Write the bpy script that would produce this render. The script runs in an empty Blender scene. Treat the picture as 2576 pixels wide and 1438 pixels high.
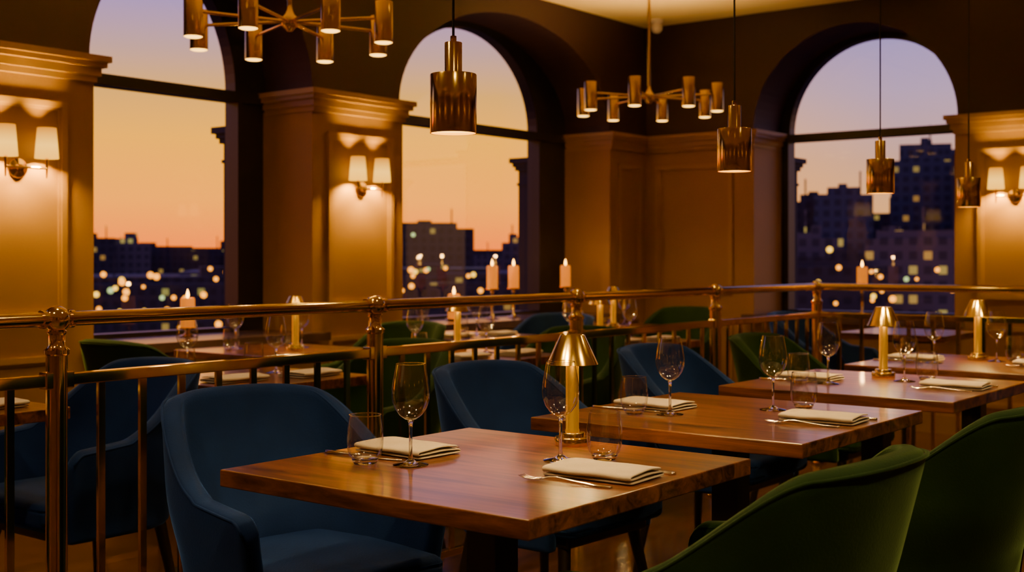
import bpy, bmesh, math, random
from mathutils import Vector, Matrix
random.seed(7)
scene = bpy.context.scene
COL = scene.collection
CEIL = 3.03
LM = 5.2   # wattage multiplier for the room's fixtures

# ------------------------------------------------------------------ materials
def new_mat(name):
    m = bpy.data.materials.new(name); m.use_nodes = True
    nt = m.node_tree; nt.nodes.clear()
    out = nt.nodes.new('ShaderNodeOutputMaterial')
    return m, nt, out

def N(nt, t, **kw):
    n = nt.nodes.new(t)
    for k, v in kw.items():
        setattr(n, k, v)
    return n

def principled(name, color, rough=0.5, metal=0.0, noise=0.0, nscale=8.0, stretch=(1,1,1), bump=0.0,
               bscale=60.0, coat=0.0, sheen=0.0, sheencol=None, emis=None, estr=0.0, rvar=0.0, spec=None):
    m, nt, out = new_mat(name)
    b = N(nt, 'ShaderNodeBsdfPrincipled')
    nt.links.new(b.outputs[0], out.inputs[0])
    b.inputs['Roughness'].default_value = rough
    b.inputs['Metallic'].default_value = metal
    b.inputs['Coat Weight'].default_value = coat
    b.inputs['Coat Roughness'].default_value = 0.15
    if spec is not None: b.inputs['Specular IOR Level'].default_value = spec
    if sheen:
        b.inputs['Sheen Weight'].default_value = sheen
        b.inputs['Sheen Roughness'].default_value = 0.3
        if sheencol: b.inputs['Sheen Tint'].default_value = (*sheencol, 1)
    tc = N(nt, 'ShaderNodeTexCoord')
    mp = N(nt, 'ShaderNodeMapping'); mp.inputs['Scale'].default_value = stretch
    nt.links.new(tc.outputs['Object'], mp.inputs[0])
    nz = N(nt, 'ShaderNodeTexNoise'); nz.inputs['Scale'].default_value = nscale
    nz.inputs['Detail'].default_value = 5
    nt.links.new(mp.outputs[0], nz.inputs['Vector'])
    mx = N(nt, 'ShaderNodeMix', data_type='RGBA')
    c = Vector(color)
    mx.inputs['A'].default_value = (*(c*(1-noise)), 1)
    mx.inputs['B'].default_value = (*(c*(1+noise)), 1)
    nt.links.new(nz.outputs['Fac'], mx.inputs['Factor'])
    nt.links.new(mx.outputs['Result'], b.inputs['Base Color'])
    if rvar:
        mr = N(nt, 'ShaderNodeMapRange')
        mr.inputs['To Min'].default_value = max(0, rough-rvar); mr.inputs['To Max'].default_value = rough+rvar
        nt.links.new(nz.outputs['Fac'], mr.inputs['Value']); nt.links.new(mr.outputs[0], b.inputs['Roughness'])
    if bump:
        n2 = N(nt, 'ShaderNodeTexNoise'); n2.inputs['Scale'].default_value = bscale
        nt.links.new(mp.outputs[0], n2.inputs['Vector'])
        bp = N(nt, 'ShaderNodeBump'); bp.inputs['Strength'].default_value = bump; bp.inputs['Distance'].default_value = 0.003
        nt.links.new(n2.outputs['Fac'], bp.inputs['Height']); nt.links.new(bp.outputs[0], b.inputs['Normal'])
    if emis:
        b.inputs['Emission Color'].default_value = (*emis, 1); b.inputs['Emission Strength'].default_value = estr
    return m

def emission(name, color, strength):
    m, nt, out = new_mat(name)
    e = N(nt, 'ShaderNodeEmission'); e.inputs[0].default_value = (*color, 1); e.inputs[1].default_value = strength
    nt.links.new(e.outputs[0], out.inputs[0])
    return m

WARM = (1.0, 0.60, 0.20)
M_brass = principled('brass', (1.0, 0.74, 0.15), 0.11, 1.0, noise=0.04, nscale=14, rvar=0.03)
M_brass_br = principled('brass_brushed', (1.0, 0.72, 0.11), 0.17, 1.0, noise=0.14, nscale=30, stretch=(4,4,0.1), rvar=0.06)
M_steel = principled('cutlery_metal', (0.86, 0.76, 0.60), 0.14, 1.0)
M_panel = principled('panel_paint', (0.33, 0.180, 0.012), 0.46, noise=0.06, nscale=3)
M_trim = principled('trim_paint', (0.38, 0.215, 0.016), 0.38, noise=0.05, nscale=3)
M_upper = principled('upper_wall_paint', (0.030, 0.0095, 0.009), 0.6, noise=0.08, nscale=3)
M_back = principled('rear_wall_paint', (0.20, 0.10, 0.03), 0.6, noise=0.08, nscale=3)
M_frame = principled('window_frame_paint', (0.012, 0.009, 0.010), 0.4, noise=0.1)
M_ceil = principled('ceiling_paint', (0.84, 0.62, 0.25), 0.8, noise=0.03, nscale=2)
M_sill = principled('sill_stone', (0.10, 0.06, 0.045), 0.22, noise=0.3, nscale=12)
M_stone = principled('exterior_stone', (0.02, 0.018, 0.022), 0.8, noise=0.2)
M_dark = principled('dark_wood', (0.012, 0.007, 0.005), 0.4, noise=0.2)
M_black = principled('black_metal', (0.008, 0.007, 0.007), 0.4, noise=0.1)
M_cord = principled('black_cord', (0.01, 0.01, 0.01), 0.6, noise=0.1)
M_linen = principled('linen', (0.56, 0.49, 0.36), 0.85, noise=0.06, nscale=40, bump=0.25, bscale=500)
M_white = principled('white_plastic', (0.6, 0.5, 0.4), 0.4, noise=0.02)
M_blue = principled('blue_velvet', (0.0070, 0.026, 0.120), 0.85, noise=0.55, nscale=6, sheen=0.75, sheencol=(0.10,0.27,0.9), bump=0.2, bscale=180, spec=0.12)
M_green = principled('green_velvet', (0.012, 0.033, 0.007), 0.85, noise=0.55, nscale=6, sheen=0.65, sheencol=(0.28,0.46,0.14), bump=0.2, bscale=180, spec=0.12)
M_glow = emission('lamp_glow', (1.0, 0.50, 0.08), 6)
M_flame = emission('flame', (1.0, 0.45, 0.05), 16)
M_wax = principled('candle_wax', (0.7, 0.26, 0.03), 0.5, noise=0.05, emis=(1.0, 0.25, 0.0), estr=0.8)  # emission put into the wax to imitate its candlelit orange glow
M_tube = principled('lamp_column_glow', (1.0, 0.66, 0.05), 0.28, 1.0, noise=0.05, emis=(1.0, 0.38, 0.0), estr=0.22)  # brass column given emission to imitate light from under the lampshade

def shade_mat():
    m, nt, out = new_mat('sconce_shade_glow')  # emission gradient stands in for bulb light through a translucent shade
    tc = N(nt, 'ShaderNodeTexCoord'); sp = N(nt, 'ShaderNodeSeparateXYZ')
    nt.links.new(tc.outputs['Object'], sp.inputs[0])
    mr = N(nt, 'ShaderNodeMapRange'); mr.inputs['From Min'].default_value = 0.0; mr.inputs['From Max'].default_value = 0.14
    nt.links.new(sp.outputs['Z'], mr.inputs['Value'])
    cr = N(nt, 'ShaderNodeValToRGB')
    cr.color_ramp.elements[0].position = 0; cr.color_ramp.elements[0].color = (0.95, 0.41, 0.02, 1)
    cr.color_ramp.elements[1].position = 1; cr.color_ramp.elements[1].color = (0.5, 0.16, 0.002, 1)
    e2 = cr.color_ramp.elements.new(0.42); e2.color = (1.0, 0.50, 0.05, 1)
    nt.links.new(mr.outputs[0], cr.inputs[0])
    e = N(nt, 'ShaderNodeEmission'); e.inputs[1].default_value = 2.6
    nt.links.new(cr.outputs[0], e.inputs[0]); nt.links.new(e.outputs[0], out.inputs[0])
    return m
M_shade = shade_mat()

def thin_glass(name, power=4.0, mul=0.85, base=0.04, edge=1.0, rough=0.03):
    m, nt, out = new_mat(name)
    t = N(nt, 'ShaderNodeBsdfTransparent')
    g = N(nt, 'ShaderNodeBsdfGlossy'); g.inputs['Roughness'].default_value = rough
    f = N(nt, 'ShaderNodeLayerWeight'); f.inputs['Blend'].default_value = 0.5
    pw = N(nt, 'ShaderNodeMath', operation='POWER'); pw.inputs[1].default_value = power
    nt.links.new(f.outputs['Facing'], pw.inputs[0])
    mu = N(nt, 'ShaderNodeMath', operation='MULTIPLY_ADD'); mu.use_clamp = True; mu.inputs[1].default_value = mul; mu.inputs[2].default_value = base
    nt.links.new(pw.outputs[0], mu.inputs[0])
    tm = N(nt, 'ShaderNodeMix', data_type='RGBA'); tm.inputs['A'].default_value = (1,0.995,0.985,1); tm.inputs['B'].default_value = (edge,edge*0.98,edge*0.95,1)
    nt.links.new(pw.outputs[0], tm.inputs['Factor']); nt.links.new(tm.outputs['Result'], t.inputs[0])
    mx = N(nt, 'ShaderNodeMixShader')
    nt.links.new(mu.outputs[0], mx.inputs[0]); nt.links.new(t.outputs[0], mx.inputs[1]); nt.links.new(g.outputs[0], mx.inputs[2])
    nt.links.new(mx.outputs[0], out.inputs[0])
    return m
M_pane = thin_glass('window_glass', 4.0, 0.8, 0.045)
M_bowl = thin_glass('glass_bowl', 3.0, 1.0, 0.13, 0.85, 0.06)
def solid_glass():
    m, nt, out = new_mat('solid_glass')
    g = N(nt, 'ShaderNodeBsdfGlass'); g.inputs['IOR'].default_value = 1.45; g.inputs['Roughness'].default_value = 0
    nt.links.new(g.outputs[0], out.inputs[0]); return m
M_glass = solid_glass()

def wood_mat(name, c1, c2, axis='Y', scale=1.0, plank=None, rough=0.3, coat=0.3):
    m, nt, out = new_mat(name)
    b = N(nt, 'ShaderNodeBsdfPrincipled'); nt.links.new(b.outputs[0], out.inputs[0])
    tc = N(nt, 'ShaderNodeTexCoord')
    oi = N(nt, 'ShaderNodeObjectInfo')
    off = N(nt, 'ShaderNodeVectorMath', operation='SCALE'); off.inputs[0].default_value = (7.3, 3.1, 5.7); nt.links.new(oi.outputs['Random'], off.inputs['Scale'])
    ad = N(nt, 'ShaderNodeVectorMath', operation='ADD'); nt.links.new(tc.outputs['Object'], ad.inputs[0]); nt.links.new(off.outputs[0], ad.inputs[1])
    mp = N(nt, 'ShaderNodeMapping')
    mp.inputs['Scale'].default_value = (14*scale, 1.1*scale, 14*scale) if axis == 'Y' else (1.1*scale, 14*scale, 14*scale)
    nt.links.new(ad.outputs[0], mp.inputs[0])
    n1 = N(nt, 'ShaderNodeTexNoise'); n1.inputs['Scale'].default_value = 1.6; n1.inputs['Detail'].default_value = 9
    n1.inputs['Roughness'].default_value = 0.72; n1.inputs['Distortion'].default_value = 1.0
    nt.links.new(mp.outputs[0], n1.inputs['Vector'])
    cr = N(nt, 'ShaderNodeValToRGB')
    cr.color_ramp.elements[0].position = 0.38; cr.color_ramp.elements[0].color = (*c1, 1)
    cr.color_ramp.elements[1].position = 0.64; cr.color_ramp.elements[1].color = (*c2, 1)
    nt.links.new(n1.outputs['Fac'], cr.inputs[0])
    col = cr.outputs[0]
    if plank:
        br = N(nt, 'ShaderNodeTexBrick')
        br.inputs['Color1'].default_value = (0.65,0.65,0.65,1); br.inputs['Color2'].default_value = (1.2,1.2,1.2,1)
        br.inputs['Mortar'].default_value = (0.25,0.25,0.25,1)
        br.inputs['Scale'].default_value = 1.0; br.inputs['Mortar Size'].default_value = 0.004
        br.inputs['Brick Width'].default_value = plank[0]; br.inputs['Row Height'].default_value = plank[1]
        nt.links.new(tc.outputs['Object'], br.inputs['Vector'])
        mm = N(nt, 'ShaderNodeMix', data_type='RGBA', blend_type='MULTIPLY'); mm.inputs['Factor'].default_value = 1
        nt.links.new(col, mm.inputs['A']); nt.links.new(br.outputs['Color'], mm.inputs['B'])
        col = mm.outputs['Result']
    nt.links.new(col, b.inputs['Base Color'])
    b.inputs['Roughness'].default_value = rough
    b.inputs['Coat Weight'].default_value = coat; b.inputs['Coat Roughness'].default_value = 0.09
    bp = N(nt, 'ShaderNodeBump'); bp.inputs['Strength'].default_value = 0.10; bp.inputs['Distance'].default_value = 0.002
    nt.links.new(n1.outputs['Fac'], bp.inputs['Height']); nt.links.new(bp.outputs[0], b.inputs['Normal'])
    return m
M_table = wood_mat('walnut_tabletop', (0.028, 0.007, 0.0012), (0.25, 0.080, 0.010), 'Y', 1.0, rough=0.32, coat=0.6)
M_floor = wood_mat('floor_oak', (0.05, 0.020, 0.006), (0.16, 0.066, 0.018), 'X', 0.7, plank=(0.9, 0.11), rough=0.26, coat=0.35)

def building_mat(name, base, density, cw=0.62, ch=0.56, estr=1.2):
    m, nt, out = new_mat(name)
    b = N(nt, 'ShaderNodeBsdfPrincipled'); nt.links.new(b.outputs[0], out.inputs[0])
    b.inputs['Roughness'].default_value = 0.9
    tc = N(nt, 'ShaderNodeTexCoord'); sp = N(nt, 'ShaderNodeSeparateXYZ')
    nt.links.new(tc.outputs['Object'], sp.inputs[0])
    ad = N(nt, 'ShaderNodeMath', operation='ADD'); nt.links.new(sp.outputs[0], ad.inputs[0]); nt.links.new(sp.outputs[1], ad.inputs[1])
    def cell(sock, size):
        d = N(nt, 'ShaderNodeMath', operation='DIVIDE'); d.inputs[1].default_value = size; nt.links.new(sock, d.inputs[0])
        fl = N(nt, 'ShaderNodeMath', operation='FLOOR'); nt.links.new(d.outputs[0], fl.inputs[0])
        fr = N(nt, 'ShaderNodeMath', operation='FRACT'); nt.links.new(d.outputs[0], fr.inputs[0])
        g = N(nt, 'ShaderNodeMath', operation='COMPARE'); g.inputs[1].default_value = 0.5; g.inputs[2].default_value = 0.28
        nt.links.new(fr.outputs[0], g.inputs[0])
        return fl.outputs[0], g.outputs[0]
    fx, gx = cell(ad.outputs[0], cw); fz, gz = cell(sp.outputs[2], ch)
    oi = N(nt, 'ShaderNodeObjectInfo')
    cb = N(nt, 'ShaderNodeCombineXYZ'); nt.links.new(fx, cb.inputs[0]); nt.links.new(fz, cb.inputs[1]); nt.links.new(oi.outputs['Random'], cb.inputs[2])
    wn = N(nt, 'ShaderNodeTexWhiteNoise', noise_dimensions='3D'); nt.links.new(cb.outputs[0], wn.inputs['Vector'])
    gt = N(nt, 'ShaderNodeMath', operation='LESS_THAN'); gt.inputs[1].default_value = density
    nt.links.new(wn.outputs['Value'], gt.inputs[0])
    m1 = N(nt, 'ShaderNodeMath', operation='MULTIPLY'); nt.links.new(gx, m1.inputs[0]); nt.links.new(gz, m1.inputs[1])
    m2 = N(nt, 'ShaderNodeMath', operation='MULTIPLY'); nt.links.new(m1.outputs[0], m2.inputs[0]); nt.links.new(gt.outputs[0], m2.inputs[1])
    m3 = N(nt, 'ShaderNodeMath', operation='MULTIPLY'); m3.inputs[1].default_value = estr; nt.links.new(m2.outputs[0], m3.inputs[0])
    mb_ = N(nt, 'ShaderNodeMix', data_type='RGBA'); mb_.inputs['A'].default_value = (*base,1); mb_.inputs['B'].default_value = (*[c*0.45 for c in base],1)
    nt.links.new(m1.outputs[0], mb_.inputs['Factor']); nt.links.new(mb_.outputs['Result'], b.inputs['Base Color'])
    cr = N(nt, 'ShaderNodeValToRGB'); cr.color_ramp.elements[0].color = (1,0.45,0.06,1); cr.color_ramp.elements[1].color = (0.8,0.7,0.15,1)
    sc = N(nt, 'ShaderNodeSeparateColor'); nt.links.new(wn.outputs['Color'], sc.inputs[0])
    nt.links.new(sc.outputs[1], cr.inputs[0])
    nt.links.new(cr.outputs[0], b.inputs['Emission Color']); nt.links.new(m3.outputs[0], b.inputs['Emission Strength'])
    return m
M_b1 = building_mat('building_dark', (0.022, 0.018, 0.026), 0.05, 0.5, 0.5, estr=0.4)
M_b2 = building_mat('building_grey', (0.085, 0.065, 0.070), 0.16, 0.5, 0.52, 0.5)
M_b3 = building_mat('building_tower', (0.036, 0.040, 0.066), 0.03, 0.5, 0.5, 0.35)

# ------------------------------------------------------------------ mesh helpers
def obj(name, mesh, parent=None, loc=(0,0,0), rot=(0,0,0), mat=None):
    o = bpy.data.objects.new(name, mesh)
    COL.objects.link(o)
    if parent: o.parent = parent
    o.location = loc; o.rotation_euler = rot
    if mat and not mesh.materials: mesh.materials.append(mat)
    return o
def empty(name, loc=(0,0,0), rotz=0):
    e = bpy.data.objects.new(name, None); COL.objects.link(e)
    e.empty_display_size = 0.05
    e.location = loc; e.rotation_euler = (0,0,rotz)
    return e
def bm_mesh(bm, name, smooth=False):
    me = bpy.data.meshes.new(name); bmesh.ops.recalc_face_normals(bm, faces=bm.faces[:])
    bm.to_mesh(me); bm.free()
    if smooth:
        for p in me.polygons: p.use_smooth = True
    return me
def add_box(bm, x0,x1,y0,y1,z0,z1):
    vs = [bm.verts.new((x,y,z)) for z in (z0,z1) for x,y in ((x0,y0),(x1,y0),(x1,y1),(x0,y1))]
    for f in ((3,2,1,0),(4,5,6,7),(0,1,5,4),(1,2,6,5),(2,3,7,6),(3,0,4,7)):
        bm.faces.new([vs[i] for i in f])
    return vs
def boxes_mesh(name, lst, bevel=0.0, segs=2, smooth=False):
    bm = bmesh.new()
    for b in lst: add_box(bm, *b)
    if bevel: bmesh.ops.bevel(bm, geom=bm.edges[:], offset=bevel, segments=segs, affect='EDGES', profile=0.5)
    return bm_mesh(bm, name, smooth)
def lathe(name, prof, segs=32, closed=False, bm=None, off=(0,0,0)):
    own = bm is None
    if own: bm = bmesh.new()
    rings = []
    for r, z in prof:
        if r < 1e-6: rings.append([bm.verts.new((off[0],off[1],off[2]+z))])
        else: rings.append([bm.verts.new((off[0]+r*math.cos(2*math.pi*i/segs), off[1]+r*math.sin(2*math.pi*i/segs), off[2]+z)) for i in range(segs)])
    prs = list(zip(rings, rings[1:]))
    if closed: prs.append((rings[-1], rings[0]))
    for a, b in prs:
        for i in range(segs):
            j = (i+1) % segs
            if len(a) == 1 and len(b) == 1: continue
            if len(a) == 1: bm.faces.new((a[0], b[j], b[i]))
            elif len(b) == 1: bm.faces.new((a[i], a[j], b[0]))
            else: bm.faces.new((a[i], a[j], b[j], b[i]))
    if own:
        me = bm_mesh(bm, name, True)
        me.set_sharp_from_angle(angle=math.radians(40))
        return me
def add_tube(bm, pts, r, segs=12, radii=None):
    pts = [Vector(p) for p in pts]
    rings = []
    for i, p in enumerate(pts):
        d = (pts[min(i+1,len(pts)-1)] - pts[max(i-1,0)]).normalized()
        up = Vector((0,0,1)) if abs(d.z) < 0.9 else Vector((1,0,0))
        a = d.cross(up).normalized(); b = d.cross(a).normalized()
        rr = radii[i] if radii else r
        rings.append([bm.verts.new(p + a*rr*math.cos(2*math.pi*k/segs) + b*rr*math.sin(2*math.pi*k/segs)) for k in range(segs)])
    for A, B in zip(rings, rings[1:]):
        for k in range(segs):
            bm.faces.new((A[k], A[(k+1)%segs], B[(k+1)%segs], B[k]))
    bm.faces.new(rings[0]); bm.faces.new(rings[-1])
def tubes_mesh(name, lst, segs=12):
    bm = bmesh.new()
    for t in lst:
        add_tube(bm, t[0], t[1] if not isinstance(t[1], list) else 0, segs, t[1] if isinstance(t[1], list) else None)
    me = bm_mesh(bm, name, True); me.set_sharp_from_angle(angle=math.radians(50)); return me
def smooth01(x): x = max(0,min(1,x)); return x*x*(3-2*x)

def spot(name, parent, loc, energy, angle=120, color=WARM, radius=0.02, rot=(0,0,0), blend=0.6):
    l = bpy.data.lights.new(name, 'SPOT'); l.energy = energy*LM; l.color = color; l.spot_size = math.radians(angle)
    l.spot_blend = blend; l.shadow_soft_size = radius
    o = bpy.data.objects.new(name, l); COL.objects.link(o); o.parent = parent; o.location = loc; o.rotation_euler = rot
def point(name, parent, loc, energy, color=WARM, radius=0.02):
    l = bpy.data.lights.new(name, 'POINT'); l.energy = energy*LM; l.color = color; l.shadow_soft_size = radius
    o = bpy.data.objects.new(name, l); COL.objects.link(o); o.parent = parent; o.location = loc

# ------------------------------------------------------------------ room shell
XR, YF = 8.40, 5.21         # room faces of the right wall and of the window wall
XG, YG = 8.84, 5.60         # glass planes
SILL = 0.76; SPR = 2.15
X0, Y0 = -2.2, -2.8

def arch_z(s, a, b, rise, spring=SPR):
    c = (a+b)/2; h = (b-a)/2; q = max(0, 1-((s-c)/h)**2)
    return spring + rise*math.sqrt(q)
def arched_wall(name, mapf, s0, s1, d0, d1, openings, ztop, sill, mat, zbot=0.0, spring=SPR, n=40):
    """openings: (a,b,rise). mapf(s,d,z) -> xyz"""
    bm = bmesh.new()
    def quad(p): bm.faces.new([bm.verts.new(mapf(*q)) for q in p])
    def block(a, b, z0, z1):
        for d in (d0, d1): quad([(a,d,z0),(b,d,z0),(b,d,z1),(a,d,z1)])
    cur = s0
    for a, b, rise in openings:
        block(cur, a, zbot, ztop)
        block(a, b, zbot, sill)
        quad([(a,d0,sill),(b,d0,sill),(b,d1,sill),(a,d1,sill)])
        for s in (a, b): quad([(s,d0,sill),(s,d1,sill),(s,d1,spring),(s,d0,spring)])
        ss = [(a+b)/2 - (b-a)/2*math.cos(math.pi*i/n) for i in range(n+1)]
        for p, q in zip(ss, ss[1:]):
            zp, zq = arch_z(p,a,b,rise,spring), arch_z(q,a,b,rise,spring)
            for d in (d0,d1): quad([(p,d,zp),(q,d,zq),(q,d,ztop),(p,d,ztop)])
            quad([(p,d0,zp),(q,d0,zq),(q,d1,zq),(p,d1,zp)])
        cur = b
    block(cur, s1, zbot, ztop)
    for s in (s0, s1): quad([(s,d0,zbot),(s,d1,zbot),(s,d1,ztop),(s,d0,ztop)])
    quad([(s0,d0,ztop),(s1,d0,ztop),(s1,d1,ztop),(s0,d1,ztop)])
    quad([(s0,d0,zbot),(s1,d0,zbot),(s1,d1,zbot),(s0,d1,zbot)])
    bmesh.ops.remove_doubles(bm, verts=bm.verts[:], dist=1e-5)
    return obj(name, bm_mesh(bm, name), mat=mat)
mapL = lambda s,d,z: (s, d, z)
mapR = lambda s,d,z: (d, s, z)
openL = [(0.45, 1.95, 0.70), (3.385, 4.82, 0.70), (5.54, 7.88, 0.72)]
openR = [(2.74, 4.26, 0.72)]
arched_wall('wall_left', mapL, X0-0.2, XG+0.1, YF, YG+0.02, openL, CEIL, SILL, M_upper)
arched_wall('wall_right', mapR, Y0-0.2, YF-0.005, XR, XG+0.02, openR, CEIL, SILL, M_upper)
obj('wall_rear', boxes_mesh('wall_rear', [(X0-0.2, X0, Y0, YF-0.005, 0, CEIL)]), mat=M_back)
obj('wall_near', boxes_mesh('wall_near', [(X0, XR-0.005, Y0-0.2, Y0, 0, CEIL)]), mat=M_back)
obj('floor', boxes_mesh('floor', [(X0-0.2, XG, Y0-0.2, YG, -0.1, 0)]), mat=M_floor)
obj('ceiling', boxes_mesh('ceiling', [(X0-0.2, XG+0.1, Y0-0.2, YG+0.1, CEIL, CEIL+0.12)]), mat=M_ceil)
obj('ceiling_air_slot', boxes_mesh('ceiling_air_slot', [(5.2, 7.3, 4.30, 4.36, CEIL-0.006, CEIL-0.0005)]), mat=M_black)

# windows: dark plate frame with arched light, transom, glass
def window(idx, mapf, a, b, ga, gb, dplane, sgn=1):
    w = arched_wall(f'window_{idx}', mapf, a-0.12, b+0.12, dplane, dplane+0.09, [(ga, gb, 0.68)], CEIL-0.01, SILL+0.035, M_frame, zbot=SILL-0.1)
    bm = bmesh.new()
    def mb(s0,s1,d0,d1,z0,z1):
        p0 = mapf(s0,d0,z0); p1 = mapf(s1,d1,z1)
        add_box(bm, min(p0[0],p1[0]),max(p0[0],p1[0]),min(p0[1],p1[1]),max(p0[1],p1[1]),z0,z1)
    mb(a, b, dplane-0.03, dplane+0.07, 2.09, 2.15)
    mb(ga-0.03, ga, dplane-0.025, dplane+0.0, SILL+0.03, 2.15)
    mb(gb, gb+0.03, dplane-0.025, dplane+0.0, SILL+0.03, 2.15)
    obj('transom_bar', bm_mesh(bm,'transom'), parent=w, mat=M_frame)
    bm = bmesh.new()
    pts = [(ga-0.02, SILL), (gb+0.02, SILL)]
    n = 32
    for i in range(n+1):
        s = (ga+gb)/2 + ((gb-ga)/2+0.02)*math.cos(math.pi*i/n); pts.append((s, SPR + 0.70*math.sin(math.pi*i/n)))
    bm.faces.new([bm.verts.new(mapf(s, dplane+0.045, z)) for s, z in pts])
    obj('glass_pane', bm_mesh(bm,'pane'), parent=w, mat=M_pane)
    return w
window(1, mapL, 0.45, 1.95, 0.67, 1.73, YG+0.02)
window(2, mapL, 3.385, 4.82, 3.60, 4.60, YG+0.02)
window(3, mapL, 5.54, 7.88, 5.92, 7.50, YG+0.02)
window(4, mapR, 2.74, 4.26, 2.82, 4.18, XG+0.02)

# sills (deep ledges)
for (x0,x1) in ((0.45,1.95),(3.385,4.82),(5.54,7.88)):
    obj('window_sill', boxes_mesh('sill', [(x0-0.05, x1+0.05, YF-0.10, YF-0.001, SILL-0.035, SILL+0.012),(x0+0.016,x1-0.016,YF-0.002,YG+0.0195,SILL+0.001,SILL+0.012)]), mat=M_sill)
obj('window_sill', boxes_mesh('sillR', [(XR-0.10, XR-0.001, 2.69, 4.31, SILL-0.035, SILL+0.012),(XR-0.002,XG+0.0195,2.756,4.244,SILL+0.001,SILL+0.012)]), mat=M_sill)

# lower panelling, cornices, mouldings
tn = [0]
def trim(mesh, mat=M_trim):
    tn[0] += 1
    return obj(f'trim_{tn[0]}', mesh, mat=mat)
G = 0.014
STEPS = ((0.020,2.03,2.06),(0.035,2.06,2.10),(0.055,2.10,2.125),(0.07,2.125,2.155))
def cladL(x0, x1, wrap0=True, wrap1=True):
    xa = x0-(G if wrap0 else 0); xb = x1+(G if wrap1 else 0)
    trim(boxes_mesh('clad', [(xa, xb, YF-G, YF, 0, 2.05)] + ([(xa, x0, YF, YG+0.018, SILL+0.012, 2.05)] if wrap0 else []) + ([(x1, xb, YF, YG+0.018, SILL+0.012, 2.05)] if wrap1 else [])), M_panel)
    lst = []
    for k,(o,z0,z1) in enumerate(STEPS):
        xa = x0-(o if wrap0 else 0); xb = x1+(o if wrap1 else 0)
        lst.append((xa, xb, YF-G-o, YF, z0, z1))
        if wrap0: lst.append((xa, x0, YF, YG+0.0, z0, z1))
        if wrap1: lst.append((x1, xb, YF, YG+0.0, z0, z1))
    trim(boxes_mesh('cornice', lst))
def cladR(y0, y1, wrap0=True, wrap1=True):
    ya = y0-(G if wrap0 else 0); yb = y1+(G if wrap1 else 0)
    trim(boxes_mesh('clad', [(XR-G, XR, ya, yb, 0, 2.05)] + ([(XR, XG+0.018, ya, y0, SILL+0.012, 2.05)] if wrap0 else []) + ([(XR, XG+0.018, y1, yb, SILL+0.012, 2.05)] if wrap1 else [])), M_panel)
    lst = []
    for k,(o,z0,z1) in enumerate(STEPS):
        ya = y0-(o if wrap0 else 0); yb = y1+(o if wrap1 else 0)
        lst.append((XR-G-o, XR, ya, yb, z0, z1))
        if wrap0: lst.append((XR, XG, ya, y0, z0, z1))
        if wrap1: lst.append((XR, XG, y1, yb, z0, z1))
    trim(boxes_mesh('cornice', lst))
cladL(X0, 0.45, False, True); cladL(1.95, 3.385); cladL(4.82, 5.54); cladL(7.88, XR-0.001, True, False)
cladR(Y0, 2.74, False, True); cladR(4.26, YF-0.001, True, False)
for a,b in ((0.45,1.95),(3.385,4.82),(5.54,7.88)):
    trim(boxes_mesh('apron', [(a+0.015, b-0.015, YF-G, YF, 0, SILL-0.036)]), M_panel)
trim(boxes_mesh('apronR', [(XR-G, XR, 2.755, 4.245, 0, SILL-0.036)]), M_panel)
def frame_boxes(s0,s1,z0,z1,face,mode):
    w=0.028; L=[]
    for (a,b,c,d) in ((s0,s1,z1-w,z1),(s0,s1,z0,z0+w),(s0,s0+w,z0+w,z1-w),(s1-w,s1,z0+w,z1-w)):
        L.append((a,b,c,d,0.018))
    w2=0.012
    for (a,b,c,d) in ((s0+w,s1-w,z1-w-w2,z1-w),(s0+w,s1-w,z0+w,z0+w+w2),(s0+w,s0+w+w2,z0+w+w2,z1-w-w2),(s1-w-w2,s1-w,z0+w+w2,z1-w-w2)):
        L.append((a,b,c,d,0.009))
    if mode=='L': return [(a,b,face-G-t,face-G,c,d) for a,b,c,d,t in L]
    return [(face-G-t,face-G,a,b,c,d) for a,b,c,d,t in L]
for s0,s1 in ((-2.0,-0.9),(-0.75,0.3),(2.10,3.25),(4.92,5.46),(7.98,8.30)):
    trim(boxes_mesh('moulding', frame_boxes(s0,s1,0.92,1.92,YF,'L')))
    trim(boxes_mesh('moulding', frame_boxes(s0,s1,0.2,0.74,YF,'L')))
for s0,s1 in ((4.42,5.10),(1.5,2.60),(0.2,1.35),(-1.1,0.05),(-2.6,-1.25)):
    trim(boxes_mesh('moulding', frame_boxes(s0,s1,0.92,1.92,XR,'R')))
    trim(boxes_mesh('moulding', frame_boxes(s0,s1,0.2,0.74,XR,'R')))
obj('baseboard_left', boxes_mesh('bb', [(X0, XR-0.03, YF-G-0.018, YF-G, 0, 0.13)]), mat=M_trim)
obj('baseboard_right', boxes_mesh('bb', [(XR-G-0.018, XR-G, Y0, YF-0.04, 0, 0.13)]), mat=M_trim)

# security camera near the ceiling corner
e = empty('security_camera', (8.15, 4.95, CEIL))
obj('mount', lathe('scm', [(0,0),(0.05,0),(0.05,-0.02),(0.035,-0.035),(0,-0.035)]), e, mat=M_white)
obj('dome', lathe('scd', [(0.035,-0.03),(0.045,-0.05),(0.042,-0.08),(0.025,-0.1),(0,-0.107)]), e, mat=M_white)

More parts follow.
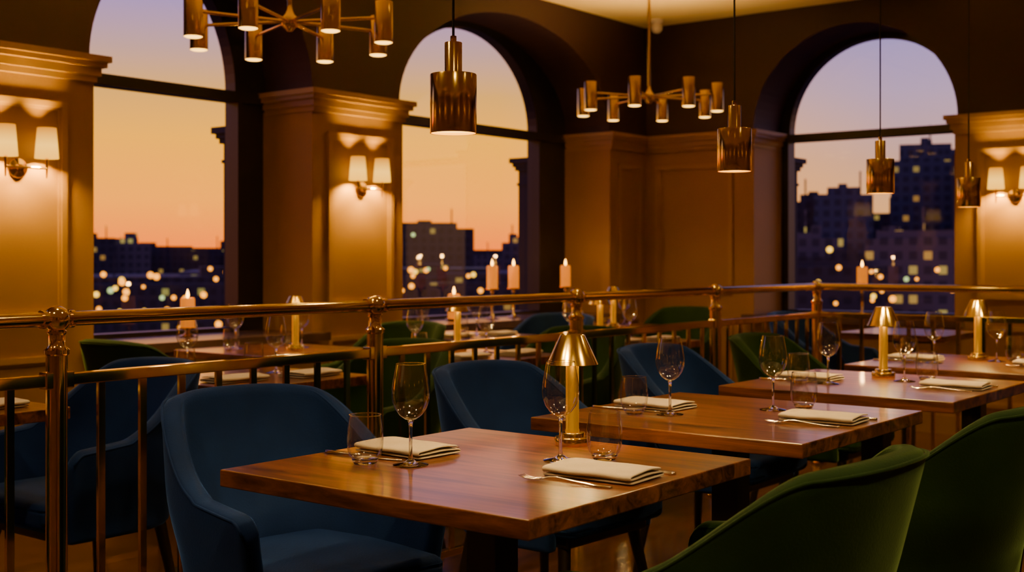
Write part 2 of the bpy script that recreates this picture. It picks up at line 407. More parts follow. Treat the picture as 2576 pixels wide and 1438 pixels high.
# exterior stone columns and moulded capitals beside the openings
def ext_column(loc, w=0.32):
    e = empty('exterior_column', loc)
    obj('shaft', boxes_mesh('shaft', [(-w/2,w/2,-w/2,w/2,-1.5,0.0)]), e, mat=M_stone)
    obj('capital', boxes_mesh('cap', [(-w/2-0.02,w/2+0.02,-w/2-0.02,w/2+0.02,0,0.03),(-w/2-0.035,w/2+0.035,-w/2-0.035,w/2+0.035,0.03,0.06),(-w/2-0.01,w/2+0.01,-w/2-0.01,w/2+0.01,-0.12,-0.1),(-w/2-0.055,w/2+0.055,-w/2-0.055,w/2+0.055,0.06,0.1)]), e, mat=M_stone)
for x in (3.38, 5.055, 5.60, 8.04): ext_column((x, 5.93, 1.90))
for y in (4.49, 2.50): ext_column((9.16, y, 1.90))

# ------------------------------------------------------------------ city outside
GZ = -12
obj('city_ground', boxes_mesh('city_ground', [(-150, 260, 14, 300, GZ-1, GZ),(14,260,-150,14,GZ-1,GZ)]), mat=principled('asphalt', (0.03,0.028,0.035), 0.9, noise=0.3, nscale=0.1))
def building(az, D, w, ztop, mat, dep=14, roof=None):
    a = math.radians(az); e = empty('city_building', (D*math.cos(a), D*math.sin(a), 0), a)
    L = [(0, dep, -w/2, w/2, GZ, ztop)]
    L.append((1, dep-1, -w/2+random.uniform(.3,1.2), w/2-random.uniform(.3,1.2), ztop, ztop+random.uniform(0.15,0.4)))
    c = random.uniform(-0.3,0.3)*w
    L.append((2, 5, c-w*0.08, c+w*0.08, ztop, ztop+random.uniform(0.4,0.8)))
    c = random.uniform(-0.3,0.3)*w
    L.append((2, 2.1, c-0.04, c+0.04, ztop, ztop+1.2))
    obj('block', boxes_mesh('block', L), e, mat=mat)
random.seed(3)
for az, D, w, zt, m in ((66,95,20,1.9,M_b1),(60.5,85,8,2.4,M_b1),(58.0,82,6,2.5,M_b1),(56.1,84,5,2.2,M_b2),(54.6,110,9,1.9,M_b1),(52.9,95,5,1.55,M_b1),(51.6,105,5,1.9,M_b1),(50,100,8,1.5,M_b1),(47.5,90,9,2.6,M_b1),
                        (44.6,72,6,2.8,M_b1),(41.9,70,5.2,2.9,M_b1),(40.0,95,7,1.3,M_b2),(38.6,110,8,1.6,M_b1),(37.3,78,3.2,2.2,M_b2),(35,80,6,1.9,M_b1),(30,90,14,5,M_b1),
                        (26.4,62,5,3.5,M_b1),(24.2,60,3,3.9,M_b1),(22.9,58,2.6,4.1,M_b3),(22.0,80,6,3.9,M_b1),(18.7,66,5.0,6.2,M_b3),(19.6,46,3.8,1.9,M_b2),(24.4,50,2.6,2.0,M_b2),(25.0,44,6,0.9,M_b1),(14,60,9,6,M_b1),(6,70,14,9,M_b3)):
    building(az, D, w, zt, m)
for az, D, w, zt, m in ((60,60,16,-0.4,M_b1),(53.5,55,12,0.1,M_b1),(49,60,10,0.2,M_b2),(43,52,9,0.4,M_b1),(38.5,50,6,0.2,M_b1),(33,55,10,0.4,M_b1)):
    building(az, D, w, zt, m)
building(19.4, 68, 2.6, 7.2, M_b3, 6)
def city_lights(name, lst, color, st, r=0.085):
    bm = bmesh.new()
    for az, D, z in lst:
        a = math.radians(az)
        bmesh.ops.create_icosphere(bm, subdivisions=2, radius=r*random.uniform(0.55,1.35), matrix=Matrix.Translation((D*math.cos(a), D*math.sin(a), z)))
    obj(name, bm_mesh(bm, name), mat=emission(name+'_mat', color, st))
def scatter(n, lo, hi, zlo, zhi):
    return [(random.uniform(lo,hi), random.uniform(40,43), random.uniform(zlo,zhi)) for _ in range(n)]
city_lights('city_lights_amber', [(56.4,44,0.65),(54.4,44,0.62),(54.10,44,0.60),(55.5,42,-0.1),(51.8,42,0.85),(42.7,42,0.8),(42.0,43,0.78),(41.1,42,0.86),(36.9,42,0.9),(37.4,42,0.35),
     (23.1,38,0.92),(18.9,38,0.86),(21.7,38,0.8),(21.3,38,0.65),(43.1,42,0.1)] + scatter(26, 48, 66, -1.2, 0.9) + scatter(16, 34, 47, -0.6, 0.9) + scatter(14, 12, 27, -0.4, 0.9), (1,0.33,0.01), 3.6)
city_lights('city_lights_yellow', [(56.7,43,0.0),(39.8,42,0.64),(55.9,43,0.2),(23.5,37,1.45),(21.6,37,0.1),(24.0,37,0.5),(50.9,42,0.2)] + scatter(10, 34, 66, -0.8, 0.8), (1,0.55,0.04), 3.0)
city_lights('city_lights_white', [(53.9,42,-0.1),(41.9,42,0.83),(56.1,42,0.15),(42.6,42,2.0),(20.2,37,0.6)], (0.7,0.9,0.35), 1.3)

# ------------------------------------------------------------------ tables
TT = 0.036
me_top = boxes_mesh('tabletop', [(0,0.81,0,0.81,0.75-TT,0.75)], bevel=0.003, segs=2)
me_top.materials.append(M_table)
me_ped = boxes_mesh('pedestal', [(0.365,0.445,0.365,0.445,0.03,0.70),(0.18,0.63,0.18,0.63,0,0.02),(0.32,0.49,0.32,0.49,0.02,0.035),(0.2,0.61,0.36,0.45,0.685,0.7139),(0.36,0.45,0.2,0.61,0.685,0.7139)], bevel=0.003)
me_ped.materials.append(M_black)
def table(x, y, sx=1.0, sy=1.0):
    e = empty('dining_table', (x,y,0))
    e.scale = (sx, sy, 1)
    obj('tabletop', me_top, e); obj('pedestal', me_ped, e)
    return e

# ------------------------------------------------------------------ chairs
def shell_pt(t, f):
    W, D, n = 0.285, 0.255, 2.5
    at = abs(t); sg = 1 if t >= 0 else -1
    if at <= 0.6:
        a = at/0.6*math.pi/2
        x = W*math.sin(a)**(2/n); y = D*max(0,math.cos(a))**(2/n)
    else:
        k = (at-0.6)/0.4; x = W - 0.012*k*k; y = -0.215*k
    if at < 0.30: h = 0.850 - 0.012*(at/0.30)**2
    else:
        h = 0.838 - 0.205*smooth01((at-0.30)/0.36)
        if at > 0.66: h -= 0.018*(at-0.66)/0.34
        if at > 0.93: h -= 0.045*((at-0.93)/0.07)**2
    z0 = 0.335
    z = z0 + (h-z0)*f
    q = smooth01((z-z0)/0.30); s = 0.87+0.13*q
    x *= s; y = y*s if y > 0 else y*(0.95+0.05*q)
    cw = smooth01((y+0.02)/0.22) if y > -0.02 else 0
    y += 0.10*cw*max(0,(z-0.48))/0.38
    x *= 1 - 0.06*cw*max(0,(z-0.6))/0.26
    return Vector((sg*x, y, z))
def make_shell():
    bm = bmesh.new(); NT, NF = 64, 12
    ts = [-1+2*i/NT for i in range(NT+1)]
    fs = [0,0.06]+[0.06+0.88*j/NF for j in range(1,NF+1)]+[1]
    g = [[bm.verts.new(shell_pt(t,f)) for f in fs] for t in ts]
    for i in range(NT):
        for j in range(len(fs)-1):
            bm.faces.new((g[i][j], g[i+1][j], g[i+1][j+1], g[i][j+1]))
    me = bpy.data.meshes.new('shell'); bm.normal_update(); bm.to_mesh(me); bm.free()
    for p in me.polygons: p.use_smooth = True
    return me
def seat_mesh():
    bm = bmesh.new(); add_box(bm, -0.235,0.235,-0.275,0.215,0.375,0.465)
    bmesh.ops.subdivide_edges(bm, edges=bm.edges[:], cuts=4, use_grid_fill=True)
    for v in bm.verts:
        rx, ry = v.co.x/0.235, (v.co.y+0.03)/0.245
        if v.co.z > 0.44: v.co.z += 0.018*(1-rx*rx)*(1-ry*ry)
        if v.co.y > 0: v.co.x *= 1-0.22*smooth01(v.co.y/0.215)
    ed = [e for e in bm.edges if len(e.link_faces)==2 and e.calc_face_angle(0) > 0.9]
    bmesh.ops.bevel(bm, geom=ed, offset=0.026, segments=4, affect='EDGES', profile=0.5)
    return bm_mesh(bm,'seat',True)
base_shell = make_shell(); seat_me = seat_mesh()
legs = []
for sx in (-1,1):
    for sy,yt in ((-1,-0.19),(1,0.17)):
        legs.append((((sx*0.17, yt, 0.36),(sx*0.235, yt*1.28, 0.0)), [0.021,0.0115]))
leg_meshes = []
for pts, rr in legs:
    bm = bmesh.new(); add_tube(bm, pts, 0, 14, rr); me = bm_mesh(bm,'leg',True); me.set_sharp_from_angle(angle=1); me.materials.append(M_dark); leg_meshes.append(me)
base_me = boxes_mesh('seat_frame', [(-0.2,0.2,-0.23,0.19,0.34,0.385)], bevel=0.01); base_me.materials.append(M_dark)
def eval_shell():
    o = bpy.data.objects.new('tmp_shell', base_shell); COL.objects.link(o)
    s = o.modifiers.new('s','SOLIDIFY'); s.thickness = 0.052; s.offset = 0.0; s.use_even_offset = True
    b = o.modifiers.new('b','SUBSURF'); b.levels = 1; b.render_levels = 1
    dg = bpy.context.evaluated_depsgraph_get(); me = bpy.data.meshes.new_from_object(o.evaluated_get(dg))
    bpy.data.objects.remove(o)
    for p in me.polygons: p.use_smooth = True
    return me
shell_eval = eval_shell()
# welt (piping) along both rims of the shell
def piping_mesh():
    bm = bmesh.new()
    for side in (-1, 1):
        pts = []
        for i in range(121):
            t = -0.985+1.97*i/120
            p = shell_pt(t, 1.0); d = shell_pt(min(1,t+0.01),1)-shell_pt(max(-1,t-0.01),1)
            nrm = Vector((d.y,-d.x,0)).normalized()
            pts.append(p + nrm*side*0.0235 + Vector((0,0,-0.012)))
        add_tube(bm, pts, 0.0036, 8)
    return bm_mesh(bm, 'piping', True)
pip = piping_mesh()
CH = {}
for nm, mt in (('blue',M_blue),('green',M_green)):
    s = shell_eval.copy(); s.materials.clear(); s.materials.append(mt)
    c = seat_me.copy(); c.materials.append(mt)
    p = pip.copy(); p.materials.append(mt)
    CH[nm] = (s, c, p)
def chair(x, y, rotdeg, colr, s=1.0):
    """rotdeg 0: back toward +Y (sitter faces -Y)"""
    e = empty('dining_chair', (x,y,0), math.radians(rotdeg)); e.scale = (s,s,s)
    sh, c, p = CH[colr]
    obj('backrest_shell', sh, e); obj('seat', c, e); obj('piping', p, e); obj('seat_frame', base_me, e)
    for i, l in enumerate(leg_meshes): obj(f'leg_{i+1}', l, e)

# ------------------------------------------------------------------ tableware
wine_bowl = lathe('wine_bowl', [(0.0045,0.0962),(0.012,0.0975),(0.024,0.106),(0.034,0.120),(0.0395,0.135),(0.0410,0.148),(0.0400,0.165),(0.0370,0.185),(0.0335,0.203),(0.0312,0.215),(0.0303,0.2155),(0.0302,0.2145)], 48)
wine_stem = lathe('wine_stem', [(0,0.0),(0.038,0.0),(0.0385,0.0015),(0.034,0.003),(0.015,0.006),(0.006,0.012),(0.0038,0.022),(0.0034,0.05),(0.0036,0.078),(0.0050,0.090),(0.0075,0.0945),(0.004,0.0965),(0,0.0965)], 32)
tum_bowl = lathe('tumbler_bowl', [(0.027,0.0098),(0.0345,0.018),(0.0385,0.035),(0.0395,0.050),(0.0380,0.075),(0.0345,0.104),(0.0337,0.1045),(0.0335,0.1035)], 48)
tum_base = lathe('tumbler_base', [(0,0.0005),(0.0235,0.0),(0.0262,0.003),(0.0290,0.0093),(0.024,0.0125),(0,0.0115)], 32)
rim_w = lathe('rim_w', [(0.0314,0.2146),(0.0314,0.2160),(0.0298,0.2160),(0.0298,0.2146)], 48, closed=True)
rim_t = lathe('rim_t', [(0.0348,0.1034),(0.0348,0.1050),(0.0330,0.1050),(0.0330,0.1034)], 48, closed=True)
for m_ in (wine_bowl, tum_bowl): m_.materials.append(M_bowl)
for m_ in (wine_stem, tum_base, rim_w, rim_t): m_.materials.append(M_glass)
def wine(x,y,s=1.0):
    e = empty('wine_glass', (x,y,0.7505)); e.scale=(s,s,s); obj('bowl', wine_bowl, e); obj('stem_and_foot', wine_stem, e); obj('rim', rim_w, e)
def tumbler(x,y):
    e = empty('water_glass', (x,y,0.7505)); obj('bowl', tum_bowl, e); obj('base', tum_base, e); obj('rim', rim_t, e)

def napkin_mesh():
    pts = []; w = 0.064; z = 0.003
    levels = 3
    for L in range(levels):
        xs = [-w + 2*w*k/12 for k in range(13)]
        if L % 2: xs = xs[::-1]
        ww = w - 0.0015*L
        for k, x in enumerate(xs):
            sag = 0.0016*L*math.cos(x/w*math.pi*0.5)
            pts.append((x*ww/w, z + sag))
        if L < levels-1:
            sx = 1 if L % 2 == 0 else -1
            for k in (1,2,3):
                a = -math.pi/2 + math.pi*k/4
                pts.append((sx*(ww + 0.0045*math.cos(a)), z + 0.0035 + 0.0035*math.sin(a)))
        z += 0.0072
    bm = bmesh.new(); NY = 16; g = []
    for j in range(NY+1):
        v = -0.105+0.21*j/NY
        g.append([bm.verts.new((px + 0.0012*math.sin(v*40+pz*300), v*(1-0.01*(pz/0.02)), pz + 0.0008*math.sin(v*55+px*60)*(pz/0.02))) for px,pz in pts])
    for j in range(NY):
        for i in range(len(pts)-1):
            bm.faces.new((g[j][i], g[j][i+1], g[j+1][i+1], g[j+1][i]))
    me = bpy.data.meshes.new('nap'); bm.to_mesh(me); bm.free()
    o = bpy.data.objects.new('tmp', me); COL.objects.link(o)
    s = o.modifiers.new('s','SOLIDIFY'); s.thickness = 0.0048; s.offset = 0
    b = o.modifiers.new('b','SUBSURF'); b.levels = 1
    me2 = bpy.data.meshes.new_from_object(o.evaluated_get(bpy.context.evaluated_depsgraph_get())); bpy.data.objects.remove(o)
    for p in me2.polygons: p.use_smooth = True
    me2.materials.append(M_linen); return me2
nap_me = napkin_mesh()
def napkin(x,y,rot=0):
    o = obj('folded_napkin', nap_me, None, (x,y,0.7508), (0,0,math.radians(rot)))

def ribbon(bm, secs, th=0.0018):
    """secs: (y, xc, halfwidth, z)"""
    rings = []
    for y,xc,hw,z in secs:
        rings.append([bm.verts.new(p) for p in ((xc-hw,y,z+0.0003),(xc-hw*0.6,y,z+th),(xc+hw*0.6,y,z+th),(xc+hw,y,z+0.0003),(xc+hw*0.6,y,z),(xc-hw*0.6,y,z))])
    for A,B in zip(rings,rings[1:]):
        for k in range(6): bm.faces.new((A[k],A[(k+1)%6],B[(k+1)%6],B[k]))
    bm.faces.new(rings[0]); bm.faces.new(rings[-1])
def fork_mesh():
    bm = bmesh.new()
    ribbon(bm, [(-0.10,0,0.004,0.001),(-0.095,0,0.0075,0.001),(-0.06,0,0.0065,0.002),(-0.01,0,0.0038,0.006),(0.02,0,0.0032,0.009),(0.038,0,0.004,0.008),(0.046,0,0.010,0.006),(0.056,0,0.0125,0.004)], 0.0028)
    for i in range(4):
        x = -0.0096+0.0064*i
        ribbon(bm, [(0.053,x,0.0025,0.0042),(0.075,x,0.0019,0.0025),(0.092,x,0.0016,0.004),(0.103,x*0.95,0.0008,0.0075)], 0.0018)
    return bm_mesh(bm,'fork',True)
def knife_mesh():
    bm = bmesh.new()
    ribbon(bm, [(-0.11,0,0.005,0.0),(-0.105,0,0.0085,0.0),(-0.07,0,0.008,0.0),(-0.02,0,0.006,0.0),(-0.008,0,0.0045,0.0)], 0.006)
    ribbon(bm, [(-0.01,0,0.0045,0.001),(0.0,0.001,0.0085,0.001),(0.06,0.001,0.0095,0.001),(0.09,-0.001,0.007,0.001),(0.108,-0.004,0.0015,0.001)], 0.0018)
    return bm_mesh(bm,'knife',True)
fork_me = fork_mesh(); fork_me.materials.append(M_steel); knife_me = knife_mesh(); knife_me.materials.append(M_steel)
def fork(x,y,rot): obj('fork', fork_me, None, (x,y,0.7505), (0,0,math.radians(rot)))
def knife(x,y,rot): obj('table_knife', knife_me, None, (x,y,0.7505), (0,0,math.radians(rot)))

# table lamp (rechargeable brass)
tl_base = lathe('tl_base', [(0,0),(0.042,0),(0.0425,0.002),(0.0425,0.017),(0.041,0.019),(0.031,0.0195),(0.0305,0.021),(0.0305,0.028),(0.029,0.030),(0.0175,0.031),(0,0.031)], 48)
tl_col = lathe('tl_col', [(0.0165,0.0312),(0.0165,0.036),(0.0155,0.038),(0.0155,0.225),(0,0.225)], 40)
tl_shade = lathe('tl_shade', [(0.0605,0.190),(0.0615,0.191),(0.0295,0.259),(0.028,0.2605),(0,0.2605),(0,0.2595),(0.0275,0.2590),(0.0600,0.1905)], 56)
tl_led = lathe('tl_led', [(0.017,0.2265),(0.034,0.2265),(0.034,0.232),(0.017,0.232)], 32, closed=True)
tl_base.materials.append(M_brass_br); tl_col.materials.append(M_tube); tl_shade.materials.append(M_brass_br); tl_led.materials.append(M_glow)
def table_lamp(x,y,z=0.7505,power=1.3):
    e = empty('table_lamp', (x,y,z)); obj('base', tl_base, e); obj('column', tl_col, e); obj('shade', tl_shade, e); obj('led_ring', tl_led, e)
    for k in range(3):
        a = math.radians(218+120*k)
        point('bulb', e, (0.040*math.cos(a), 0.040*math.sin(a), 0.210), power/3, WARM, 0.008)

# front row: four tables with settings and chairs
TX = (1.645, 2.72, 3.80, 4.88); TY = 1.25
for i, x0 in enumerate(TX):
    table(x0, TY)
    wine(x0+0.285, 1.782); tumbler(x0+0.240, 1.873)
    napkin(x0+0.405, 1.905, -2)
    wine(x0+0.53+(0.03 if i==1 else 0), 1.565 if i==0 else 1.60); tumbler(x0+0.600+(0.06 if i==1 else 0.02 if i>1 else 0), 1.497 if i==0 else 1.55)
    napkin(x0+0.425, 1.385, 3)
    fork(x0+0.312, 1.395, 6); knife(x0+0.525, 1.385, 0)
    knife(x0+0.300, 1.94, 184); fork(x0+0.51, 1.93, 168)
table_lamp(2.377, 1.676); table_lamp(4.44, 1.72); table_lamp(5.45, 1.69)
BY = 2.29
chair(2.09, BY, -10, 'blue'); chair(3.13, BY, -3, 'blue'); chair(4.21, BY, 0, 'blue'); chair(5.12, BY, 0, 'green'); 
chair(2.10, 1.14, 180, 'green'); chair(3.12, 1.14, 180, 'green'); chair(4.24, 1.02, 180, 'green'); chair(5.30, 1.02, 180, 'blue')

# second row behind the railing
def small_table(x, y, lamp=None, glasses=True, s=0.8, sy=0.95, naps=True):
    table(x, y, s, sy)
    w, d = 0.81*s, 0.81*sy
    if glasses:
        wine(x+w*0.35, y+d*0.75); wine(x+w*0.72, y+d*0.45); tumbler(x+w*0.2, y+d*0.6); tumbler(x+w*0.82, y+d*0.72)
    if glasses and naps:
        napkin(x+w*0.25, y+d*0.28, 88); napkin(x+w*0.72, y+d*0.2, 95)
    if lamp: table_lamp(lamp[0], lamp[1])
small_table(1.42, 3.28); small_table(2.70, 3.28); small_table(3.98, 3.28, (4.42,3.78)); small_table(5.22, 3.28, (5.58,3.75))
chair(2.27, 3.54, -90, 'blue'); chair(3.56, 3.54, -90, 'green'); chair(4.86, 3.54, -90, 'green')
chair(1.20, 3.6, 90, 'green')
# window row
small_table(3.66, 4.28, (3.98,4.42), s=0.85, sy=0.8, naps=False); small_table(5.02, 4.28, None, s=0.85, sy=0.8); small_table(6.35, 4.10, (6.55,4.30), s=0.9, sy=0.9, naps=False)
small_table(6.98, 2.35, None, glasses=False, s=0.8, sy=0.8)
chair(3.36, 4.55, 90, 'green'); chair(4.66, 4.55, -90, 'green'); chair(5.99, 4.5, -90, 'blue'); chair(7.40, 4.4, -90, 'green')
chair(7.35, 3.2, 0, 'blue')

# ------------------------------------------------------------------ railing
RY = 3.0; RX = 6.72; RZ = 1.027; MZ = 0.866; SP = 1.2175
rail = empty('brass_railing', (0,0,0))
xs_post = [RX - SP*k for k in range(0, 8)]
ys_post = [RY - SP*k for k in range(1, 5)]
obj('top_rail', tubes_mesh('top_rail', [([(xs_post[-1],RY,RZ),(RX,RY,RZ)],0.020),([(RX,RY,RZ),(RX,ys_post[-1],RZ)],0.020)],24), rail, mat=M_brass)
obj('mid_rail', boxes_mesh('mid_rail', [(xs_post[-1],RX,RY-0.015,RY+0.015,MZ-0.018,MZ+0.014),(RX-0.015,RX+0.015,ys_post[-1],RY-0.015,MZ-0.018,MZ+0.014)], bevel=0.003), rail, mat=M_brass)
obj('bottom_rail', boxes_mesh('bottom_rail', [(xs_post[-1],RX,RY-0.015,RY+0.015,0.085,0.11),(RX-0.015,RX+0.015,ys_post[-1],RY-0.015,0.085,0.11)], bevel=0.003), rail, mat=M_brass)
post_me = lathe('post', [(0,0),(0.055,0),(0.055,0.012),(0.034,0.02),(0.0285,0.03),(0.0285,0.93),(0.0335,0.934),(0.0335,0.945),(0.027,0.95),(0.0215,0.957),(0.0215,0.985),(0.026,0.99),(0.026,0.995),(0.018,1.0),(0.022,1.003)], 28)
post_me.materials.append(M_brass)
bm = bmesh.new(); bmesh.ops.create_uvsphere(bm, u_segments=28, v_segments=18, radius=0.036); ball_me = bm_mesh(bm,'ball',True); ball_me.materials.append(M_brass)
col_me = tubes_mesh('collar', [([(-0.047,0,0),(-0.036,0,0)],0.025),([(0.036,0,0),(0.047,0,0)],0.025)],20); col_me.materials.append(M_brass)
sock_me = boxes_mesh('sock',[(-0.042,0.042,-0.019,0.019,-0.025,0.02)],bevel=0.003); sock_me.materials.append(M_brass)
for k,x in enumerate(xs_post):
    obj('post', post_me, rail, (x,RY,0)); obj('finial_ball', ball_me, rail, (x,RY,RZ)); obj('collar', col_me, rail, (x,RY,RZ)); obj('bracket', sock_me, rail, (x,RY,MZ))
for y in ys_post:
    obj('post', post_me, rail, (RX,y,0)); obj('finial_ball', ball_me, rail, (RX,y,RZ)); obj('collar', col_me, rail, (RX,y,RZ),(0,0,math.pi/2)); obj('bracket', sock_me, rail, (RX,y,MZ),(0,0,math.pi/2))
L = []
for x in xs_post[:-1]:
    for k in range(1,9):
        c = x - SP*k/9; L.append((c-0.0115,c+0.0115,RY-0.006,RY+0.006,0.1,MZ-0.01))
for y in [RY]+ys_post[:-1]:
    for k in range(1,9):
        c = y - SP*k/9; L.append((RX-0.006,RX+0.006,c-0.0115,c+0.0115,0.1,MZ-0.01))
obj('balusters', boxes_mesh('balusters', L, bevel=0.0015, segs=1), rail, mat=M_brass)

# ------------------------------------------------------------------ pendants
pend_body = lathe('pend_body', [(0.0475,0),(0.048,0.001),(0.048,0.120),(0.047,0.1215),(0.0185,0.1215),(0.018,0.1225),(0.018,0.186),(0.0172,0.187),(0.007,0.187),(0.0065,0.189),(0.0065,0.2),(0.004,0.201),(0,0.201),(0,0.200),(0.003,0.18),(0.015,0.118),(0.0455,0.117),(0.0465,0.0005)], 56)
pend_body.materials.append(M_brass_br)
pend_disc = lathe('pend_disc', [(0,0.006),(0.0455,0.006),(0.0455,0.010),(0,0.010)], 40); pend_disc.materials.append(M_glow)
for x,z in ((1.916,1.447),(3.138,1.437),(4.23,1.420),(5.20,1.404)):
    e = empty('pendant_lamp', (x,1.65,z))
    obj('body', pend_body, e); obj('diffuser', pend_disc, e)
    L = CEIL - z
    obj('cord', tubes_mesh('cord', [([(0,0,0.199),(0,0,L-0.02)],0.0028)],8), e, mat=M_cord)
    obj('canopy', lathe('canopy', [(0,L),(0.05,L),(0.05,L-0.02),(0.01,L-0.026),(0,L-0.026)]), e, mat=M_brass_br)
    spot('bulb', e, (0,0,0.004), 7, 140, radius=0.035)

# ------------------------------------------------------------------ chandeliers
def chandelier(x, y, z, R, ang):
    e = empty('chandelier', (x,y,z))
    arms = []; 
    for k in range(8):
        a = math.radians(ang+45*k); c, s = math.cos(a), math.sin(a)
        arms.append(([(0.03*c,0.03*s,0.0),(0.5*R*c,0.5*R*s,0.0),((R-0.036)*c,(R-0.036)*s,0.0)],0.0075))
    obj('arms', tubes_mesh('arms', arms, 10), e, mat=M_brass)
    obj('hub', lathe('hub', [(0,-0.045),(0.012,-0.044),(0.02,-0.035),(0.034,-0.02),(0.036,0.0),(0.034,0.02),(0.022,0.032),(0.014,0.05),(0.01,0.07),(0,0.07)]), e, mat=M_brass)
    L = CEIL - z
    obj('rod', tubes_mesh('rod', [([(0,0,0.06),(0,0,L-0.02)],0.010)],14), e, mat=M_brass)
    obj('canopy', lathe('canopy', [(0,L),(0.065,L),(0.065,L-0.022),(0.015,L-0.03),(0,L-0.03)]), e, mat=M_brass)
    for k in range(8):
        a = math.radians(ang+45*k); c, s = R*math.cos(a), R*math.sin(a)
        obj('tube_shade', ch_tube, e, (c,s,-0.11)); obj('diffuser', ch_disc, e, (c,s,-0.11)); 
        spot('bulb_down', e, (c,s,-0.115), 2.2, 120, radius=0.03)
        spot('bulb_up', e, (c,s,0.08), 3.8, 150, radius=0.03, rot=(math.pi,0,0), blend=1.0)
ch_tube = lathe('ch_tube', [(0.0395,0),(0.041,0.0),(0.041,0.178),(0.0395,0.18),(0.034,0.18),(0.034,0.168),(0,0.168),(0,0.166),(0.0395,0.166)], 40)
ch_tube.materials.append(M_brass_br)
ch_disc = lathe('ch_disc', [(0,-0.004),(0.030,-0.004),(0.039,0.0),(0.039,0.004),(0,0.004)], 32); ch_disc.materials.append(M_glow)
chandelier(3.72, 4.17, 2.25, 0.44, 25.8)
chandelier(6.90, 4.25, 2.25, 0.445, 20)

# ------------------------------------------------------------------ wall sconces
sh_me = lathe('sconce_shade', [(0.053,0),(0.042,0.14),(0.0405,0.14),(0.0515,0)], 40, closed=True); sh_me.materials.append(M_shade)
pl_me = lathe('backplate', [(0,0),(0.048,0),(0.048,0.008),(0.043,0.014),(0.02,0.018),(0.016,0.035),(0,0.037)], 36); pl_me.materials.append(M_brass)
def sconce(loc, rotz, pw=8.0):
    e = empty('wall_sconce', loc, rotz)
    obj('backplate', pl_me, e, (0,-0.0005,0), (math.pi/2,0,0))
    T = [([(0,-0.03,0),(0,-0.075,0)],0.007), ([(-0.1,-0.08,0.0),(0.1,-0.08,0.0)],0.0055)]
    for s in (-1,1):
        T.append(([(s*0.1,-0.08,-0.045),(s*0.1,-0.08,0.045)],[0.003,0.008]))
        T.append(([(s*0.1,-0.08,0.040),(s*0.1,-0.08,0.06)],0.008))
    obj('arms', tubes_mesh('sc_arms', T), e, mat=M_brass)
    for s in (-1,1):
        obj('shade', sh_me, e, (s*0.1,-0.08,0.045))
        point('bulb', e, (s*0.1,-0.08,0.095), pw, (1,0.57,0.13), 0.025)
sconce((3.005,YF-G,1.60), 0); sconce((5.19,YF-G,1.60), 0); sconce((-0.2,YF-G,1.60), 0)
sconce((XR-G,2.36,1.60), -math.pi/2); sconce((XR-G,0.4,1.60), -math.pi/2)
for x in (0.0, 2.5, 5.0): sconce((x, Y0, 1.60), math.pi)  # added behind the view: glowing shades put bright stripes in the brass
for y in (-1.0, 1.5, 4.0): sconce((X0, y, 1.60), math.pi/2)  # likewise added out of view for reflections in the metal

# ------------------------------------------------------------------ candles
can_me = lathe('pillar', [(0,0),(0.037,0),(0.038,0.003),(0.038,0.150),(0.034,0.158),(0.026,0.152),(0,0.148)], 28); can_me.materials.append(M_wax)
fl_me = lathe('flame', [(0,0.150),(0.003,0.156),(0.008,0.168),(0.0085,0.175),(0.005,0.190),(0.002,0.200),(0,0.206)], 14); fl_me.materials.append(M_flame)
wk_me = lathe('wick', [(0,0.146),(0.0012,0.146),(0.0012,0.153),(0,0.153)],8); wk_me.materials.append(M_black)
def candle(x,y,zb,stick=0.0,s=1.0):
    e = empty('pillar_candle', (x,y,zb))
    if stick>0.03:
        obj('candlestick', lathe('cs', [(0,0),(0.05,0),(0.05,0.006),(0.02,0.014),(0.008,0.03),(0.008,stick-0.04),(0.014,stick-0.03),(0.01,stick-0.02),(0.046,stick-0.006),(0.046,stick),(0,stick)]), e, mat=M_brass)
    else:
        obj('dish', lathe('dish', [(0,0),(0.045,0),(0.058,0.012),(0.055,0.012),(0.043,0.004),(0,0.004)]), e, mat=M_brass); stick = 0.004
    for nm, me in (('wax',can_me),('flame',fl_me),('wick',wk_me)):
        o = obj(nm, me, e, (0,0,stick)); o.scale = (s,s,s)
    point('flame_light', e, (0,0,stick+0.225*s), 0.3, (1,0.5,0.15), 0.012)
zs = SILL+0.0125
candle(4.10,5.40,zs,0.05); candle(6.30,5.42,zs,0.0,1.1); candle(6.60,5.33,zs,0.21); candle(6.84,5.33,zs,0.21); candle(7.47,5.33,zs,0.21); candle(8.6,3.49,zs,0.20)

# ------------------------------------------------------------------ downlights added out of view for broad warm light from above
for (x,y,p) in ((0.7,0.2,26),(2.5,-0.4,28),(4.4,0.2,22),(6.0,0.6,16),(0.6,2.4,18),(2.1,3.1,8),(4.6,2.9,7),(7.5,2.0,6),(2.9,1.7,10),(0.2,4.0,6)):
    e = empty('added_downlight', (x,y,CEIL))
    obj('trim_ring', lathe('dl', [(0.06,0),(0.075,0),(0.075,-0.006),(0.06,-0.006)], 32, closed=True), e, mat=M_brass_br)
    obj('diffuser', lathe('dd', [(0,-0.001),(0.06,-0.001),(0.06,-0.003),(0,-0.003)], 24), e, mat=M_glow)
    spot('bulb', e, (0,0,-0.008), p*1.6, 115, radius=0.06, blend=0.8, color=(1,0.66,0.30))

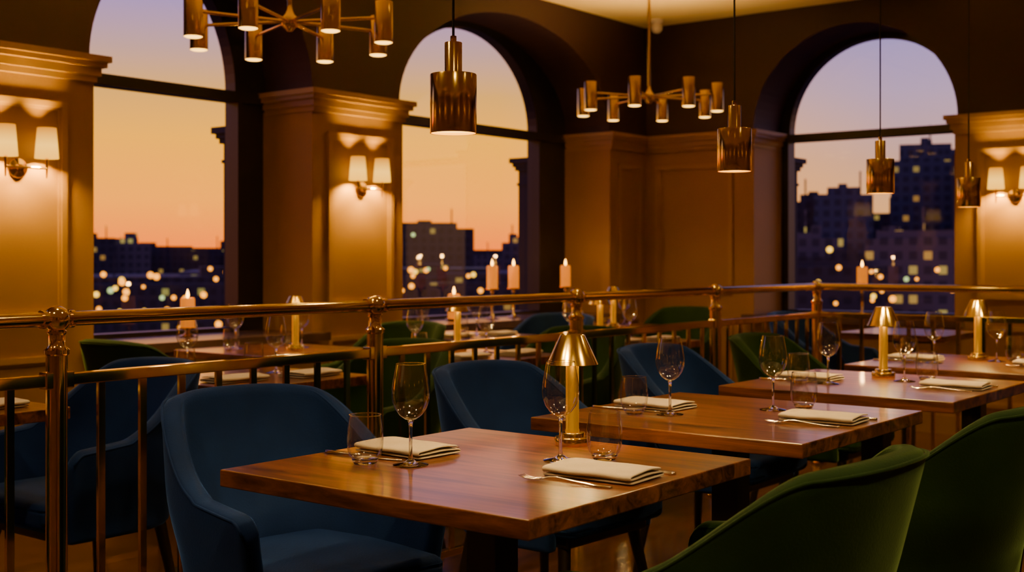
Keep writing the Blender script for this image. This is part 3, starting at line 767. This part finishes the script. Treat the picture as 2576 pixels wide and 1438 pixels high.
# ------------------------------------------------------------------ world: dusk sky
w = bpy.data.worlds.new('dusk'); scene.world = w; w.use_nodes = True
nt = w.node_tree; nt.nodes.clear()
out = N(nt,'ShaderNodeOutputWorld'); bg = N(nt,'ShaderNodeBackground'); nt.links.new(bg.outputs[0], out.inputs[0])
tc = N(nt,'ShaderNodeTexCoord'); sp = N(nt,'ShaderNodeSeparateXYZ'); nt.links.new(tc.outputs['Generated'], sp.inputs[0])
mr = N(nt,'ShaderNodeMapRange'); mr.inputs['From Min'].default_value = -0.02; mr.inputs['From Max'].default_value = 0.28
nt.links.new(sp.outputs['Z'], mr.inputs['Value'])
def ramp(cols):
    cr = N(nt,'ShaderNodeValToRGB'); els = cr.color_ramp.elements
    els[0].position = cols[0][0]; els[0].color = (*cols[0][1],1)
    els[1].position = cols[-1][0]; els[1].color = (*cols[-1][1],1)
    for p,c in cols[1:-1]:
        q = els.new(p); q.color = (*c,1)
    nt.links.new(mr.outputs[0], cr.inputs[0]); return cr
r1 = ramp([(0.0,(0.85,0.13,0.0)),(0.10,(0.95,0.17,0.0)),(0.22,(0.95,0.29,0.0)),(0.38,(0.85,0.33,0.0)),(0.50,(0.58,0.27,0.05)),(0.61,(0.38,0.21,0.18)),(0.74,(0.24,0.155,0.33)),(1.0,(0.11,0.08,0.38))])
r2 = ramp([(0.0,(0.45,0.17,0.04)),(0.15,(0.58,0.26,0.07)),(0.32,(0.42,0.22,0.15)),(0.5,(0.29,0.19,0.29)),(0.7,(0.18,0.14,0.36)),(1.0,(0.09,0.08,0.36))])
m1 = N(nt,'ShaderNodeMapRange'); m1.inputs['From Min'].default_value = 0.35; m1.inputs['From Max'].default_value = 0.62
nt.links.new(sp.outputs['Y'], m1.inputs['Value'])
mx = N(nt,'ShaderNodeMix',data_type='RGBA'); nt.links.new(m1.outputs[0], mx.inputs['Factor']); nt.links.new(r2.outputs[0], mx.inputs['A']); nt.links.new(r1.outputs[0], mx.inputs['B'])
nt.links.new(mx.outputs['Result'], bg.inputs[0]); bg.inputs[1].default_value = 2.35

# ------------------------------------------------------------------ camera
cd = bpy.data.cameras.new('camera'); cam = bpy.data.objects.new('camera', cd); COL.objects.link(cam)
cam.location = (0,0,1.19); cam.rotation_euler = (math.pi/2, 0, math.radians(-52))
cd.sensor_width = 36; cd.lens = 43.18; cd.shift_y = -0.0268; cd.clip_end = 1000; cd.clip_start = 0.05
cd.dof.use_dof = True; cd.dof.focus_distance = 2.75; cd.dof.aperture_fstop = 4.5
scene.camera = cam
